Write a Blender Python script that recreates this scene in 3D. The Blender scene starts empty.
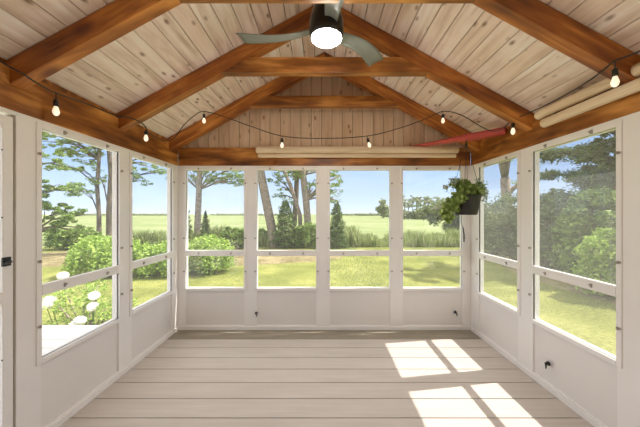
import bpy, bmesh, math, random
import numpy as np
from mathutils import Vector, Matrix
random.seed(7); rng = np.random.default_rng(7)
scn = bpy.context.scene
C = scn.collection
PI = math.pi
CAMZ = 1.44; F = 285.0
XL, XR, YB = -1.79, 1.85, 3.54          # inner faces of the side and back walls
GZ = -0.35                               # garden level
RX, RZ, PITCH = 0.03, 3.335, 0.55        # ridge of the ceiling

# ------------------------------------------------------------------ camera
cd = bpy.data.cameras.new('camera'); cam = bpy.data.objects.new('camera', cd); C.objects.link(cam)
cam.location = (0, 0, CAMZ); cam.rotation_euler = (PI/2, 0, 0)
cd.sensor_width = 36; cd.lens = 36*F/640; cd.shift_x = -2/640; cd.shift_y = 0.5/640
cd.clip_start = 0.05; cd.clip_end = 3000
scn.camera = cam
# ------------------------------------------------------------------ world
w = bpy.data.worlds.new('sky'); scn.world = w; w.use_nodes = True
nt = w.node_tree; nt.nodes.clear()
def N(t, kind, **kw):
    n = t.nodes.new(kind)
    for k, v in kw.items(): setattr(n, k, v)
    return n
tc = N(nt, 'ShaderNodeTexCoord'); sp = N(nt, 'ShaderNodeSeparateXYZ')
cr = N(nt, 'ShaderNodeValToRGB'); bg = N(nt, 'ShaderNodeBackground'); ow = N(nt, 'ShaderNodeOutputWorld')
nt.links.new(tc.outputs['Generated'], sp.inputs[0]); nt.links.new(sp.outputs[2], cr.inputs[0])
e = cr.color_ramp.elements
e[0].position = 0.0; e[0].color = (0.48, 0.545, 0.61, 1)
e[1].position = 1.0; e[1].color = (1.0, 0.97, 0.93, 1)
for p, c in ((0.035, (0.39, 0.48, 0.60, 1)), (0.17, (0.225, 0.345, 0.56, 1)), (0.30, (0.36, 0.48, 0.66, 1)), (0.5, (1.0, 0.97, 0.93, 1))):
    q = e.new(p); q.color = c
nz = N(nt, 'ShaderNodeTexNoise'); nz.inputs['Scale'].default_value = 2.2; nz.inputs['Detail'].default_value = 6
mp = N(nt, 'ShaderNodeMapping'); mp.inputs['Scale'].default_value = (1, 1, 5)
nt.links.new(tc.outputs['Generated'], mp.inputs[0]); nt.links.new(mp.outputs[0], nz.inputs[0])
mr = N(nt, 'ShaderNodeMapRange'); mr.inputs[1].default_value = 0.5; mr.inputs[2].default_value = 0.75; mr.inputs[4].default_value = 0.35
nt.links.new(nz.outputs[0], mr.inputs[0])
mx = N(nt, 'ShaderNodeMixRGB'); mx.inputs[2].default_value = (0.52, 0.56, 0.61, 1)
nt.links.new(mr.outputs[0], mx.inputs[0]); nt.links.new(cr.outputs[0], mx.inputs[1])
nt.links.new(mx.outputs[0], bg.inputs[0]); nt.links.new(bg.outputs[0], ow.inputs[0])
SKY = 0.92; bg.inputs[1].default_value = SKY
# ------------------------------------------------------------------ sun
sd = bpy.data.lights.new('sun', 'SUN'); sun = bpy.data.objects.new('sun', sd); C.objects.link(sun)
sd.energy = 3.6; sd.angle = math.radians(0.55); sd.color = (1.0, 0.95, 0.86)
sun.rotation_euler = (-Vector((1, 0.16, 1.48))).to_track_quat('-Z', 'Y').to_euler(); sun.location = (12, 2, 18)
# ------------------------------------------------------------------ exposure
vs = scn.view_settings
vs.view_transform = 'Standard'; vs.look = 'None'; vs.gamma = 1; vs.exposure = 1.25; vs.use_curve_mapping = False
scn.cycles.max_bounces = 12; scn.cycles.diffuse_bounces = 6; scn.cycles.transparent_max_bounces = 24

# ================================================================== helpers
def px(x, y, Y):                         # point of the place at depth Y seen at photo position x, y
    return Vector(((x-322)*Y/F, Y, CAMZ-(y-214)*Y/F))

class MB:
    def __init__(s): s.v = []; s.f = []; s.t = []; s.tint = 0.0
    def add(s, vs_, fs):
        b = len(s.v); s.v += [tuple(q) for q in vs_]; s.f += [tuple(i+b for i in f) for f in fs]; s.t += [s.tint]*len(fs)
        return s
    def box(s, x0, x1, y0, y1, z0, z1):
        return s.add([(x0,y0,z0),(x1,y0,z0),(x1,y1,z0),(x0,y1,z0),(x0,y0,z1),(x1,y0,z1),(x1,y1,z1),(x0,y1,z1)],
              [(0,3,2,1),(4,5,6,7),(0,1,5,4),(1,2,6,5),(2,3,7,6),(3,0,4,7)])
    def hexa(s, p):                      # eight corners, bottom loop then top loop
        return s.add(p, [(0,3,2,1),(4,5,6,7),(0,1,5,4),(1,2,6,5),(2,3,7,6),(3,0,4,7)])
    def tube(s, pts, r, n=8, caps=True):
        pts = [Vector(p) for p in pts]
        if not hasattr(r, '__len__'): r = [r]*len(pts)
        vs_, fs = [], []
        up = None
        for i, p in enumerate(pts):
            d = (pts[min(i+1, len(pts)-1)]-pts[max(i-1, 0)])
            d = d.normalized() if d.length > 1e-9 else Vector((0,0,1))
            if up is None:
                up = Vector((0,0,1)) if abs(d.z) < 0.9 else Vector((1,0,0))
            a = up - d*up.dot(d); a.normalize(); up = a; b = d.cross(a)
            for k in range(n):
                t = 2*PI*k/n; vs_.append(p + (a*math.cos(t)+b*math.sin(t))*r[i])
        m = len(pts)
        for i in range(m-1):
            for k in range(n):
                k2 = (k+1) % n; fs.append((i*n+k, i*n+k2, (i+1)*n+k2, (i+1)*n+k))
        if caps: fs.append(tuple(range(n-1, -1, -1))); fs.append(tuple((m-1)*n+k for k in range(n)))
        return s.add(vs_, fs)
    def lathe(s, prof, c=(0,0,0), n=24, sq=1.0):   # profile of (radius, height)
        vs_, fs = [], []
        for r, z in prof:
            for k in range(n):
                t = 2*PI*k/n; vs_.append((c[0]+r*math.cos(t), c[1]+r*sq*math.sin(t), c[2]+z))
        m = len(prof)
        for i in range(m-1):
            for k in range(n):
                k2 = (k+1) % n; fs.append((i*n+k, i*n+k2, (i+1)*n+k2, (i+1)*n+k))
        fs.append(tuple(range(n-1, -1, -1))); fs.append(tuple((m-1)*n+k for k in range(n)))
        return s.add(vs_, fs)
    def build(s, name, m, parent=None, bevel=0, smooth=False, loc=None):
        me = bpy.data.meshes.new(name); me.from_pydata(s.v, [], s.f); me.update()
        at = me.attributes.new('tint', 'FLOAT', 'FACE'); at.data.foreach_set('value', s.t)
        me.materials.append(m)
        if smooth: me.polygons.foreach_set('use_smooth', [True]*len(me.polygons))
        o = bpy.data.objects.new(name, me); C.objects.link(o)
        if parent: o.parent = parent
        if loc: o.location = loc
        if bevel:
            bm_ = o.modifiers.new('bevel', 'BEVEL'); bm_.width = bevel; bm_.segments = 2; bm_.limit_method = 'ANGLE'
        return o

def tag(o, label=None, cat=None, group=None, kind=None):
    if label: o['label'] = label
    if cat: o['category'] = cat
    if group: o['group'] = group
    if kind: o['kind'] = kind
    return o
def thing(name, label, cat, loc=(0,0,0), group=None):
    o = bpy.data.objects.new(name, None); C.objects.link(o); o.location = loc; o.empty_display_size = 0.1
    return tag(o, label, cat, group)
def struct(o): o['kind'] = 'structure'; return o

# ================================================================== materials
def mat(name):
    m = bpy.data.materials.new(name); m.use_nodes = True
    t = m.node_tree; return m, t, t.nodes['Principled BSDF'], t.nodes['Material Output']
def plain(name, col, rough=0.5, metal=0, var=0.06, scale=6, bump=0.0, spec=0.5):
    m, t, b, o = mat(name)
    tc = N(t, 'ShaderNodeTexCoord'); n = N(t, 'ShaderNodeTexNoise'); n.inputs['Scale'].default_value = scale; n.inputs['Detail'].default_value = 5
    t.links.new(tc.outputs['Object'], n.inputs[0])
    r = N(t, 'ShaderNodeValToRGB'); r.color_ramp.elements[0].position = .3; r.color_ramp.elements[1].position = .7
    r.color_ramp.elements[0].color = tuple(c*(1-var) for c in col)+(1,); r.color_ramp.elements[1].color = tuple(min(1, c*(1+var)) for c in col)+(1,)
    t.links.new(n.outputs[0], r.inputs[0]); t.links.new(r.outputs[0], b.inputs['Base Color'])
    b.inputs['Roughness'].default_value = rough; b.inputs['Metallic'].default_value = metal; b.inputs['Specular IOR Level'].default_value = spec
    if bump:
        bp = N(t, 'ShaderNodeBump'); bp.inputs['Strength'].default_value = bump; bp.inputs['Distance'].default_value = 0.01
        t.links.new(n.outputs[0], bp.inputs['Height']); t.links.new(bp.outputs[0], b.inputs['Normal'])
    return m
def wood(name, dark, mid, light, axis=0, grain=14, knot_r=0.15, knot_scale=2.2, knot_col=(0.1,0.04,0.015), knot_amt=0.8, rough=0.5, tintvar=0.0, tintcol=None, streak=0.55, spec=0.5):
    """stained timber, grain along a local axis, with knots; 'tint' is a number each board carries"""
    m, t, b, o = mat(name)
    L = t.links.new
    tc = N(t, 'ShaderNodeTexCoord'); at = N(t, 'ShaderNodeAttribute'); at.attribute_name = 'tint'
    off = N(t, 'ShaderNodeVectorMath', operation='MULTIPLY_ADD')
    cmb = N(t, 'ShaderNodeCombineXYZ')
    for i in range(3): L(at.outputs['Fac'], cmb.inputs[i])
    off.inputs[1].default_value = (37.0, 53.0, 71.0)
    L(cmb.outputs[0], off.inputs[0]); L(tc.outputs['Object'], off.inputs[2])
    s = [grain]*3; s[axis] = 1.0
    mp = N(t, 'ShaderNodeMapping'); mp.inputs['Scale'].default_value = s; L(off.outputs[0], mp.inputs[0])
    n1 = N(t, 'ShaderNodeTexNoise'); n1.inputs['Scale'].default_value = 2.0; n1.inputs['Detail'].default_value = 7; n1.inputs['Distortion'].default_value = 0.6; L(mp.outputs[0], n1.inputs[0])
    s2 = [2.2]*3; s2[axis] = 0.9
    mp2 = N(t, 'ShaderNodeMapping'); mp2.inputs['Scale'].default_value = s2; L(off.outputs[0], mp2.inputs[0])
    n2 = N(t, 'ShaderNodeTexNoise'); n2.inputs['Scale'].default_value = 2.4; n2.inputs['Detail'].default_value = 3; L(mp2.outputs[0], n2.inputs[0])
    mixf = N(t, 'ShaderNodeMath', operation='MULTIPLY_ADD'); mixf.inputs[1].default_value = streak
    sc = N(t, 'ShaderNodeMath', operation='MULTIPLY'); sc.inputs[1].default_value = 1-streak
    L(n2.outputs[0], sc.inputs[0]); L(n1.outputs[0], mixf.inputs[0]); L(sc.outputs[0], mixf.inputs[2])
    r = N(t, 'ShaderNodeValToRGB'); el = r.color_ramp.elements
    el[0].position = .34; el[0].color = dark+(1,); el[1].position = .66; el[1].color = light+(1,); q = el.new(.5); q.color = mid+(1,)
    L(mixf.outputs[0], r.inputs[0]); col = r.outputs[0]
    if tintvar:
        mm = N(t, 'ShaderNodeMixRGB', blend_type='MIX'); mm.inputs[2].default_value = tintcol+(1,)
        f = N(t, 'ShaderNodeMath', operation='MULTIPLY'); f.inputs[1].default_value = tintvar
        L(at.outputs['Fac'], f.inputs[0]); L(f.outputs[0], mm.inputs[0]); L(col, mm.inputs[1]); col = mm.outputs[0]
    vo = N(t, 'ShaderNodeTexVoronoi'); vo.inputs['Scale'].default_value = knot_scale
    s3 = [2.0]*3; s3[axis] = 1.0
    mp3 = N(t, 'ShaderNodeMapping'); mp3.inputs['Scale'].default_value = s3; L(off.outputs[0], mp3.inputs[0]); L(mp3.outputs[0], vo.inputs[0])
    kr = N(t, 'ShaderNodeMapRange'); kr.inputs[1].default_value = 0.05; kr.inputs[2].default_value = knot_r; kr.inputs[3].default_value = knot_amt; kr.inputs[4].default_value = 0
    L(vo.outputs['Distance'], kr.inputs[0])
    mk = N(t, 'ShaderNodeMixRGB'); mk.inputs[2].default_value = knot_col+(1,); L(kr.outputs[0], mk.inputs[0]); L(col, mk.inputs[1])
    L(mk.outputs[0], b.inputs['Base Color']); b.inputs['Roughness'].default_value = rough; b.inputs['Specular IOR Level'].default_value = spec
    bp = N(t, 'ShaderNodeBump'); bp.inputs['Strength'].default_value = 0.15; bp.inputs['Distance'].default_value = 0.004
    L(n1.outputs[0], bp.inputs['Height']); L(bp.outputs[0], b.inputs['Normal'])
    return m
def leafmat(name, c1, c2, scale=1.5, trans=0.35):
    m, t, b, o = mat(name); L = t.links.new
    at = N(t, 'ShaderNodeAttribute'); at.attribute_name = 'tint'
    r = N(t, 'ShaderNodeValToRGB'); r.color_ramp.elements[0].color = c1+(1,); r.color_ramp.elements[1].color = c2+(1,)
    L(at.outputs['Fac'], r.inputs[0]); L(r.outputs[0], b.inputs['Base Color']); b.inputs['Roughness'].default_value = 0.7; b.inputs['Specular IOR Level'].default_value = 0.2
    tr = N(t, 'ShaderNodeBsdfTranslucent'); L(r.outputs[0], tr.inputs[0])
    mx = N(t, 'ShaderNodeMixShader'); mx.inputs[0].default_value = trans
    L(b.outputs[0], mx.inputs[1]); L(tr.outputs[0], mx.inputs[2]); L(mx.outputs[0], o.inputs[0])
    return m
def emit(name, col, strength):
    m, t, b, o = mat(name); b.inputs['Base Color'].default_value = (0.9,0.88,0.85,1)
    b.inputs['Emission Color'].default_value = col+(1,); b.inputs['Emission Strength'].default_value = strength; return m
def panemat(name, haze, col, gloss=0.03):
    m, t, b, o = mat(name); L = t.links.new; t.nodes.remove(b)
    tr = N(t, 'ShaderNodeBsdfTransparent'); df = N(t, 'ShaderNodeBsdfDiffuse'); df.inputs[0].default_value = col+(1,)
    tl = N(t, 'ShaderNodeBsdfTranslucent'); tl.inputs[0].default_value = col+(1,)
    gl = N(t, 'ShaderNodeBsdfGlossy'); gl.inputs['Roughness'].default_value = 0.05
    a = N(t, 'ShaderNodeMixShader'); a.inputs[0].default_value = 0.5; L(df.outputs[0], a.inputs[1]); L(tl.outputs[0], a.inputs[2])
    # fine mesh texture varies the haze
    m1 = N(t, 'ShaderNodeMixShader'); m1.inputs[0].default_value = haze; L(tr.outputs[0], m1.inputs[1]); L(a.outputs[0], m1.inputs[2])
    m2 = N(t, 'ShaderNodeMixShader'); m2.inputs[0].default_value = gloss; L(m1.outputs[0], m2.inputs[1]); L(gl.outputs[0], m2.inputs[2])
    L(m2.outputs[0], o.inputs[0]); return m

M = {}
M['white'] = plain('white_paint', (0.87,0.845,0.815), 0.45, var=0.02, scale=3)
M['kick'] = plain('kick_panel_paint', (0.80,0.77,0.735), 0.5, var=0.02, scale=2)
M['deckboard'] = wood('composite_deck', (0.53,0.475,0.43), (0.575,0.52,0.475), (0.62,0.565,0.52), axis=0, grain=14, knot_amt=0, rough=0.6, tintvar=0.35, tintcol=(0.60,0.55,0.49), spec=0.3)
M['sill'] = wood('sill_board', (0.27,0.235,0.175), (0.32,0.28,0.215), (0.38,0.34,0.27), axis=0, grain=10, knot_amt=0, rough=0.5)
M['beam'] = wood('stained_beam', (0.09,0.025,0.005), (0.31,0.108,0.018), (0.72,0.33,0.08), axis=0, grain=8, knot_scale=1.8, knot_col=(0.07,0.018,0.006), rough=0.42, streak=0.5)
M['rafter'] = wood('stained_rafter', (0.14,0.035,0.006), (0.37,0.118,0.018), (0.72,0.30,0.06), axis=0, grain=9, knot_scale=1.6, knot_col=(0.11,0.02,0.008), rough=0.42, streak=0.5)
M['plank_y'] = wood('whitewashed_pine_ceiling', (0.54,0.39,0.29), (0.84,0.71,0.61), (0.96,0.90,0.84), axis=1, grain=12, knot_scale=5.5, knot_r=0.21, knot_col=(0.22,0.12,0.06), knot_amt=0.9, rough=0.6, tintvar=0.55, tintcol=(0.80,0.61,0.47), spec=0.3)
M['plank_z'] = wood('pine_gable', (0.50,0.34,0.21), (0.68,0.50,0.34), (0.80,0.63,0.46), axis=2, grain=12, knot_scale=5, knot_r=0.2, knot_col=(0.24,0.11,0.04), rough=0.6, tintvar=0.5, tintcol=(0.62,0.42,0.25), spec=0.3)
M['dark'] = plain('groove_dark', (0.22,0.13,0.07), 0.8)
M['roof'] = plain('roof_shingle', (0.13,0.12,0.11), 0.9, var=0.3, scale=20)
M['black'] = plain('black_plastic', (0.014,0.018,0.017), 0.4)
M['clip'] = plain('clip_metal', (0.42,0.385,0.35), 0.4, metal=0.5)
M['fan_dark'] = plain('fan_housing', (0.03,0.027,0.025), 0.3, metal=0.4)
M['blade'] = plain('grey_fan_blade', (0.23,0.245,0.22), 0.5, var=0.08, scale=8)
M['shade'] = wood('cream_shade', (0.66,0.50,0.32), (0.76,0.60,0.41), (0.84,0.69,0.50), axis=0, grain=30, knot_amt=0, rough=0.6)
M['red'] = plain('red_paint', (0.50,0.065,0.055), 0.5, var=0.12)
M['pot'] = plain('dark_pot', (0.018,0.016,0.015), 0.55, var=0.2)
M['soil'] = plain('soil', (0.06,0.04,0.025), 0.95, var=0.3, scale=30)
M['lamp'] = emit('fan_lamp_glow', (1.0,0.945,0.895), 68.0)
M['bulb'] = emit('warm_bulb_glow', (1.0,0.80,0.55), 0.35)
M['filament'] = emit('filament_glow', (1.0,0.8,0.5), 25.0)
M['pane'] = panemat('clear_vinyl', 0.045, (0.8,0.8,0.8))
M['mesh'] = panemat('screen_mesh', 0.15, (0.42,0.42,0.40))
M['bark'] = plain('bark', (0.30,0.245,0.20), 0.9, var=0.4, scale=9, bump=0.6)
M['bark_dark'] = plain('dark_bark', (0.15,0.12,0.095), 0.9, var=0.4, scale=9, bump=0.6)
M['leaf_shrub'] = leafmat('bright_shrub_leaf', (0.20,0.33,0.05), (0.52,0.66,0.18))
M['leaf_tree'] = leafmat('tree_leaf', (0.16,0.25,0.06), (0.42,0.53,0.19), trans=0.45)
M['leaf_dark'] = leafmat('cedar_leaf', (0.05,0.09,0.03), (0.22,0.31,0.10), trans=0.2)
M['leaf_pine'] = leafmat('pine_needle', (0.05,0.085,0.04), (0.30,0.38,0.17), trans=0.3)
M['leaf_oak'] = leafmat('dark_green_leaf', (0.09,0.17,0.035), (0.38,0.50,0.15), trans=0.35)  # darker green foliage, tone varies at random per leaf
M['leaf_far'] = leafmat('hazy_distant_leaf', (0.34,0.38,0.24), (0.48,0.51,0.35), trans=0.2)  # paler leaf colour with the distance haze mixed in
M['leaf_olive'] = leafmat('juniper_leaf', (0.13,0.16,0.07), (0.34,0.38,0.20), trans=0.25)
M['leaf_pot'] = leafmat('basket_leaf', (0.16,0.26,0.05), (0.60,0.70,0.27), trans=0.35)
M['leaf_silver'] = leafmat('silver_leaf', (0.36,0.44,0.33), (0.66,0.72,0.60), trans=0.3)
M['grassblade'] = leafmat('tall_grass_blade', (0.19,0.27,0.07), (0.50,0.53,0.27), trans=0.3)
M['petal'] = plain('white_petal', (0.92,0.90,0.87), 0.6, var=0.03)

def groundmat(name, c1, c2, c3, scale, fine=60, stretch=(1,1,1)):
    m, t, b, o = mat(name); L = t.links.new
    tc = N(t, 'ShaderNodeTexCoord'); mp = N(t, 'ShaderNodeMapping'); mp.inputs['Scale'].default_value = stretch; L(tc.outputs['Object'], mp.inputs[0])
    n = N(t, 'ShaderNodeTexNoise'); n.inputs['Scale'].default_value = scale; n.inputs['Detail'].default_value = 8; L(mp.outputs[0], n.inputs[0])
    n2 = N(t, 'ShaderNodeTexNoise'); n2.inputs['Scale'].default_value = fine; n2.inputs['Detail'].default_value = 4; L(mp.outputs[0], n2.inputs[0])
    a = N(t, 'ShaderNodeMath', operation='MULTIPLY_ADD'); a.inputs[1].default_value = 0.45
    s = N(t, 'ShaderNodeMath', operation='MULTIPLY'); s.inputs[1].default_value = 0.55; L(n.outputs[0], s.inputs[0]); L(n2.outputs[0], a.inputs[0]); L(s.outputs[0], a.inputs[2])
    r = N(t, 'ShaderNodeValToRGB'); el = r.color_ramp.elements
    el[0].position = .38; el[0].color = c1+(1,); el[1].position = .62; el[1].color = c3+(1,); q = el.new(.5); q.color = c2+(1,)
    L(a.outputs[0], r.inputs[0]); L(r.outputs[0], b.inputs['Base Color']); b.inputs['Roughness'].default_value = 0.9; b.inputs['Specular IOR Level'].default_value = 0.1
    bp = N(t, 'ShaderNodeBump'); bp.inputs['Strength'].default_value = 0.5; bp.inputs['Distance'].default_value = 0.03
    L(n2.outputs[0], bp.inputs['Height']); L(bp.outputs[0], b.inputs['Normal'])
    return m
M['lawn'] = groundmat('lawn_grass', (0.12,0.14,0.036), (0.185,0.20,0.05), (0.28,0.285,0.09), 0.9, 14)
M['field'] = groundmat('field_grass', (0.15,0.195,0.075), (0.20,0.24,0.10), (0.29,0.30,0.17), 0.05, 0.5, (1,3,1))
M['dirt'] = groundmat('bare_earth', (0.12,0.10,0.05), (0.21,0.175,0.09), (0.30,0.25,0.14), 1.6, 9)
M['siding'] = plain('house_siding', (0.50,0.45,0.40), 0.7)
M['bounce_slab'] = plain('bounce_slab_pale', (0.62,0.54,0.47), 0.8, var=0.1, scale=4)  # for the added light-bouncing slab behind the viewer
M['exdeck'] = plain('outside_deck_paint', (0.78,0.75,0.71), 0.55, var=0.03)

# ================================================================== porch shell
# floor: boards run across the room
mb = MB(); y = 3.283; k = 0
while y > -0.6:
    mb.tint = random.random(); mb.box(XL-0.05, XR+0.05, y-0.2115+0.004, y-0.004, -0.028, 0); y -= 0.2115
fl = struct(mb.build('floor', M['deckboard'], bevel=0.003))
mb = MB(); mb.tint = .3; mb.box(XL-0.05, XR+0.05, 3.288, YB+0.05, -0.028, 0.0)
struct(mb.build('trim_sill', M['sill'], bevel=0.002))
mb = MB(); mb.box(XL-0.1, XR+0.1, -0.65, YB+0.08, -0.09, -0.035)
struct(mb.build('floor_joists', M['dark']))
mb = MB(); mb.box(XL-0.1, XR+0.1, YB+0.08, YB+0.1, GZ, -0.03); mb.box(XR+0.1, XR+0.12, -0.65, YB+0.1, GZ, -0.03)
struct(mb.build('trim_skirt', M['white']))

ZT, ZO, ZM1, ZM0, ZB = 2.04, 1.986, 0.99, 0.92, 0.52
def axes(side):
    if side == 'back': return lambda u0,u1,w0,w1: (u0,u1,YB+w0,YB+w1)
    if side == 'left': return lambda u0,u1,w0,w1: (XL-w1,XL-w0,u0,u1)
    return lambda u0,u1,w0,w1: (XR+w0,XR+w1,u0,u1)
wn = [0]
def wall(side, u0, u1, ops, pane, skip=()):
    A = axes(side); mb = MB()
    def B(a,b,w0,w1,z0,z1,m=None): (m or mb).box(*A(a,b,w0,w1), z0, z1)
    edges = [u0]+[q for o in ops for q in o]+[u1]
    for i in range(0, len(edges), 2): B(edges[i], edges[i+1], 0, 0.06, 0, ZT)      # posts
    for a, b in ops:
        if (a,b) in skip: B(a, b, 0, 0.06, ZO+0.03, ZT); continue
        B(a, b, 0, 0.06, ZO, ZT); B(a, b, 0, 0.06, 0, 0.055); B(a, b, 0, 0.06, 0.485, ZB)
    struct(mb.build('wall_'+side, M['white'], bevel=0.003))
    kp = MB()
    for a, b in ops:
        if (a,b) in skip: continue
        B(a-.001, b+.001, 0.014, 0.03, 0.055, 0.485, kp)
    struct(kp.build('wall_'+side+'_kick_panels', M['kick']))
    bb = MB()
    for s0, s1 in base_runs(u0, u1, skip): B(s0, s1, -0.012, 0, 0, 0.045, bb)
    struct(bb.build('baseboard_'+side, M['white'], bevel=0.003))
    for a, b in ops:
        if (a,b) in skip: continue
        wn[0] += 1
        fr = MB(); s = 0.034
        B(a-s, a, -0.009, 0.02, ZB-s, ZO+s, fr); B(b, b+s, -0.009, 0.02, ZB-s, ZO+s, fr)
        B(a, b, -0.009, 0.02, ZO, ZO+s, fr); B(a, b, -0.009, 0.02, ZB-s, ZB, fr)
        W = struct(fr.build('window_%d' % wn[0], M['white'], bevel=0.003))
        r = MB(); B(a, b, -0.012, 0.018, ZM0, ZM1, r); r.build('mid_rail', M['white'], W, bevel=0.003)
        for z0, z1 in ((ZB, ZM0), (ZM1, ZO)):
            p = MB(); B(a, b, 0.009, 0.0105, z0, z1, p); p.build('pane', pane, W)
        L_ = b-a
        cl = [(a+L_*.22, ZO+.017, 1), (a+L_*.78, ZO+.017, 1), (a+L_*.22, ZM0+.035, 1), (a+L_*.78, ZM0+.035, 1)]
        for uu in (a-.02, b+.02): cl += [(uu, 1.82, 0), (uu, 1.14, 0), (uu, 0.73, 0)]
        for uu, zz, h in cl:
            c = MB()
            if h: B(uu-.006, uu+.006, -0.02, -0.009, zz-.016, zz+.01, c); B(uu-.003, uu+.014, -0.024, -0.012, zz-.004, zz+.004, c)
            else: B(uu-.012, uu+.012, -0.018, -0.009, zz-.005, zz+.005, c); B(uu-.004, uu+.004, -0.024, -0.012, zz-.009, zz+.009, c)
            c.build('turn_clip', M['clip'], W)
def base_runs(u0, u1, skip):
    if not skip: return [(u0, u1)]
    a, b = skip[0]; return [(u0, a), (b, u1)]
DOOR = (0.80, 1.668)
wall('left', -0.6, YB+0.06, [(-0.2, 0.55), DOOR, (1.815, 2.51), (2.68, 3.40)], M['pane'], skip=(DOOR,))
wall('back', XL, XR, [(-1.689, -0.969), (-0.807, -0.0745), (0.099, 0.845), (1.006, 1.739)], M['pane'])
wall('right', -0.6, YB+0.06, [(-0.3, 0.5), (0.70, 1.45), (1.787, 2.50), (2.69, 3.36)], M['mesh'])

# screen door in the left wall
mb = MB(); MB().box(XL-.05, XL-.012, DOOR[1]-.012, DOOR[1], 0, 2.04).build('trim_door_seam', M['sill'])['kind'] = 'structure'
a, b = DOOR; b -= 0.012; a += 0.012; X0 = XL-0.035; X1 = XL-0.004
for y0, y1 in ((a, a+.07), (b-.055, b)): mb.box(X0, X1, y0, y1, 0.012, 2.0)
mb.box(X0, X1, a+.07, b-.055, 1.93, 2.0); mb.box(X0, X1, a+.07, b-.055, 0.012, 0.2); mb.box(X0, X1, a+.07, b-.055, 0.93, 1.0)
D = struct(mb.build('door_1', M['white'], bevel=0.003))
for z0, z1 in ((.2,.93),(1.0,1.93)): MB().box(XL-.02, XL-.018, a+.07, b-.055, z0, z1).build('pane', M['pane'], D)
h = MB(); h.box(XL-.004, XL+.006, b-.062, b-.02, 1.145, 1.195); h.tube([(XL+.006,b-.045,1.17),(XL+.03,b-.045,1.17),(XL+.035,b-.075,1.165)], .008)
h.build('door_latch', M['black'], D)
for z in (1.80, 0.62, 1.42):
    MB().tube([(XL-.004,b-.06,z),(XL+.0,b-.06,z)], .004).build('screw', M['black'], D)

# ceiling slopes: planks run the length of the room
th = math.atan(PITCH); c_, s_ = math.cos(th), math.sin(th)
def slope(side):
    mb = MB(); run = 2.13 if side < 0 else 2.10
    total = run/c_; n = int(total/0.131)+1; y0, y1 = -0.6, YB+0.07
    for i in range(n):
        d0 = i*0.131+0.0035; d1 = min((i+1)*0.131-0.0045, total)
        if i == 0: d0 = 0
        mb.tint = random.random()
        q = []
        for (yy) in (0, 1):
            pass
        def P(d, t, yy): return (RX+side*(d*c_ + t*s_*0), yy, RZ-d*s_+t/c_)
        lo = [P(d0,0,y0), P(d1,0,y0), P(d1,0,y1), P(d0,0,y1)]; up = [P(d0,.018,y0), P(d1,.018,y0), P(d1,.018,y1), P(d0,.018,y1)]
        mb.hexa(lo+up)
    return mb, total
cm = MB(); 
for sd_ in (-1, 1):
    m_, total = slope(sd_); b0 = len(cm.v); cm.v += m_.v; cm.f += [tuple(i+b0 for i in f) for f in m_.f]; cm.t += m_.t
struct(cm.build('ceiling', M['plank_y']))
rm = MB()
for sd_, run in ((-1, 2.13), (1, 2.10)):
    lo = []; up = []
    for X, t in ((RX, 0.021), (RX+sd_*run, 0.021)): pass
    x2 = RX+sd_*run; z2 = RZ-run*PITCH
    p = [(RX,-.6,RZ+.022),(x2,-.6,z2+.022),(x2,YB+.07,z2+.022),(RX,YB+.07,RZ+.022),(RX,-.6,RZ+.07),(x2,-.6,z2+.07),(x2,YB+.07,z2+.07),(RX,YB+.07,RZ+.07)]
    rm.hexa(p)
struct(rm.build('roof_deck', M['roof']))
fm = MB()
for sd_, run in ((-1, 2.13), (1, 2.10)):
    x2 = RX+sd_*run; z2 = RZ-run*PITCH
    fm.box(min(x2,x2+sd_*.02), max(x2,x2+sd_*.02), -.6, YB+.08, z2-.04, z2+.09)
struct(fm.build('trim_fascia', M['white'], bevel=0.003))
# gable of upright planks above the back beam
g = MB(); x = XL-0.02; 
while x < XR+0.02:
    x1 = min(x+0.127, XR+0.02); g.tint = random.random()
    za = RZ-PITCH*abs(x-RX)-.002; zb = RZ-PITCH*abs(x1-RX)-.002
    if x < RX < x1: za = zb = min(za, zb)
    a0, a1 = x+.0015, x1-.002
    g.hexa([(a0,YB+.035,2.2),(a1,YB+.035,2.2),(a1,YB+.055,2.2),(a0,YB+.055,2.2),(a0,YB+.035,za),(a1,YB+.035,zb),(a1,YB+.055,zb),(a0,YB+.055,za)])
    x += 0.129
struct(g.build('wall_gable', M['plank_z']))
MBk = MB(); MBk.add([(XL-.02,YB+.058,2.2),(XR+.02,YB+.058,2.2),(XR+.02,YB+.058,2.31),(RX,YB+.058,RZ-.005),(XL-.02,YB+.058,2.31)], [(0,1,2,3,4)])
struct(MBk.build('wall_gable_backing', M['dark']))
g = MB(); x = XL-0.02
while x < XR+0.02:
    x1 = min(x+0.127, XR+0.02); g.tint = random.random()
    za = RZ-PITCH*abs(x-RX)-.002; zb = RZ-PITCH*abs(x1-RX)-.002
    if x < RX < x1: za = zb = min(za, zb)
    a0, a1 = x+.0015, x1-.002
    g.hexa([(a0,-.58,2.05),(a1,-.58,2.05),(a1,-.56,2.05),(a0,-.56,2.05),(a0,-.58,za),(a1,-.58,zb),(a1,-.56,zb),(a0,-.56,za)])
    x += 0.129
struct(g.build('wall_unseen_rear_gable', M['plank_z']))  # unseen plank gable, added to keep rear light off the rafter faces
# unseen house wall with a doorway behind the viewer, added to cut rear light
mb = MB(); mb.box(XL-.1, -.5, -.72, -.6, -.03, 2.3); mb.box(.5, XR+.1, -.72, -.6, -.03, 2.3); mb.box(-.5, .5, -.72, -.6, 2.05, 2.3)
struct(mb.build('wall_unseen_rear', M['siding']))
mb = MB(); mb.box(-.49, .49, -.69, -.65, 0, 2.04); struct(mb.build('door_unseen_rear', M['kick']))  # unseen door, added to stop light coming through the rear doorway
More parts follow.
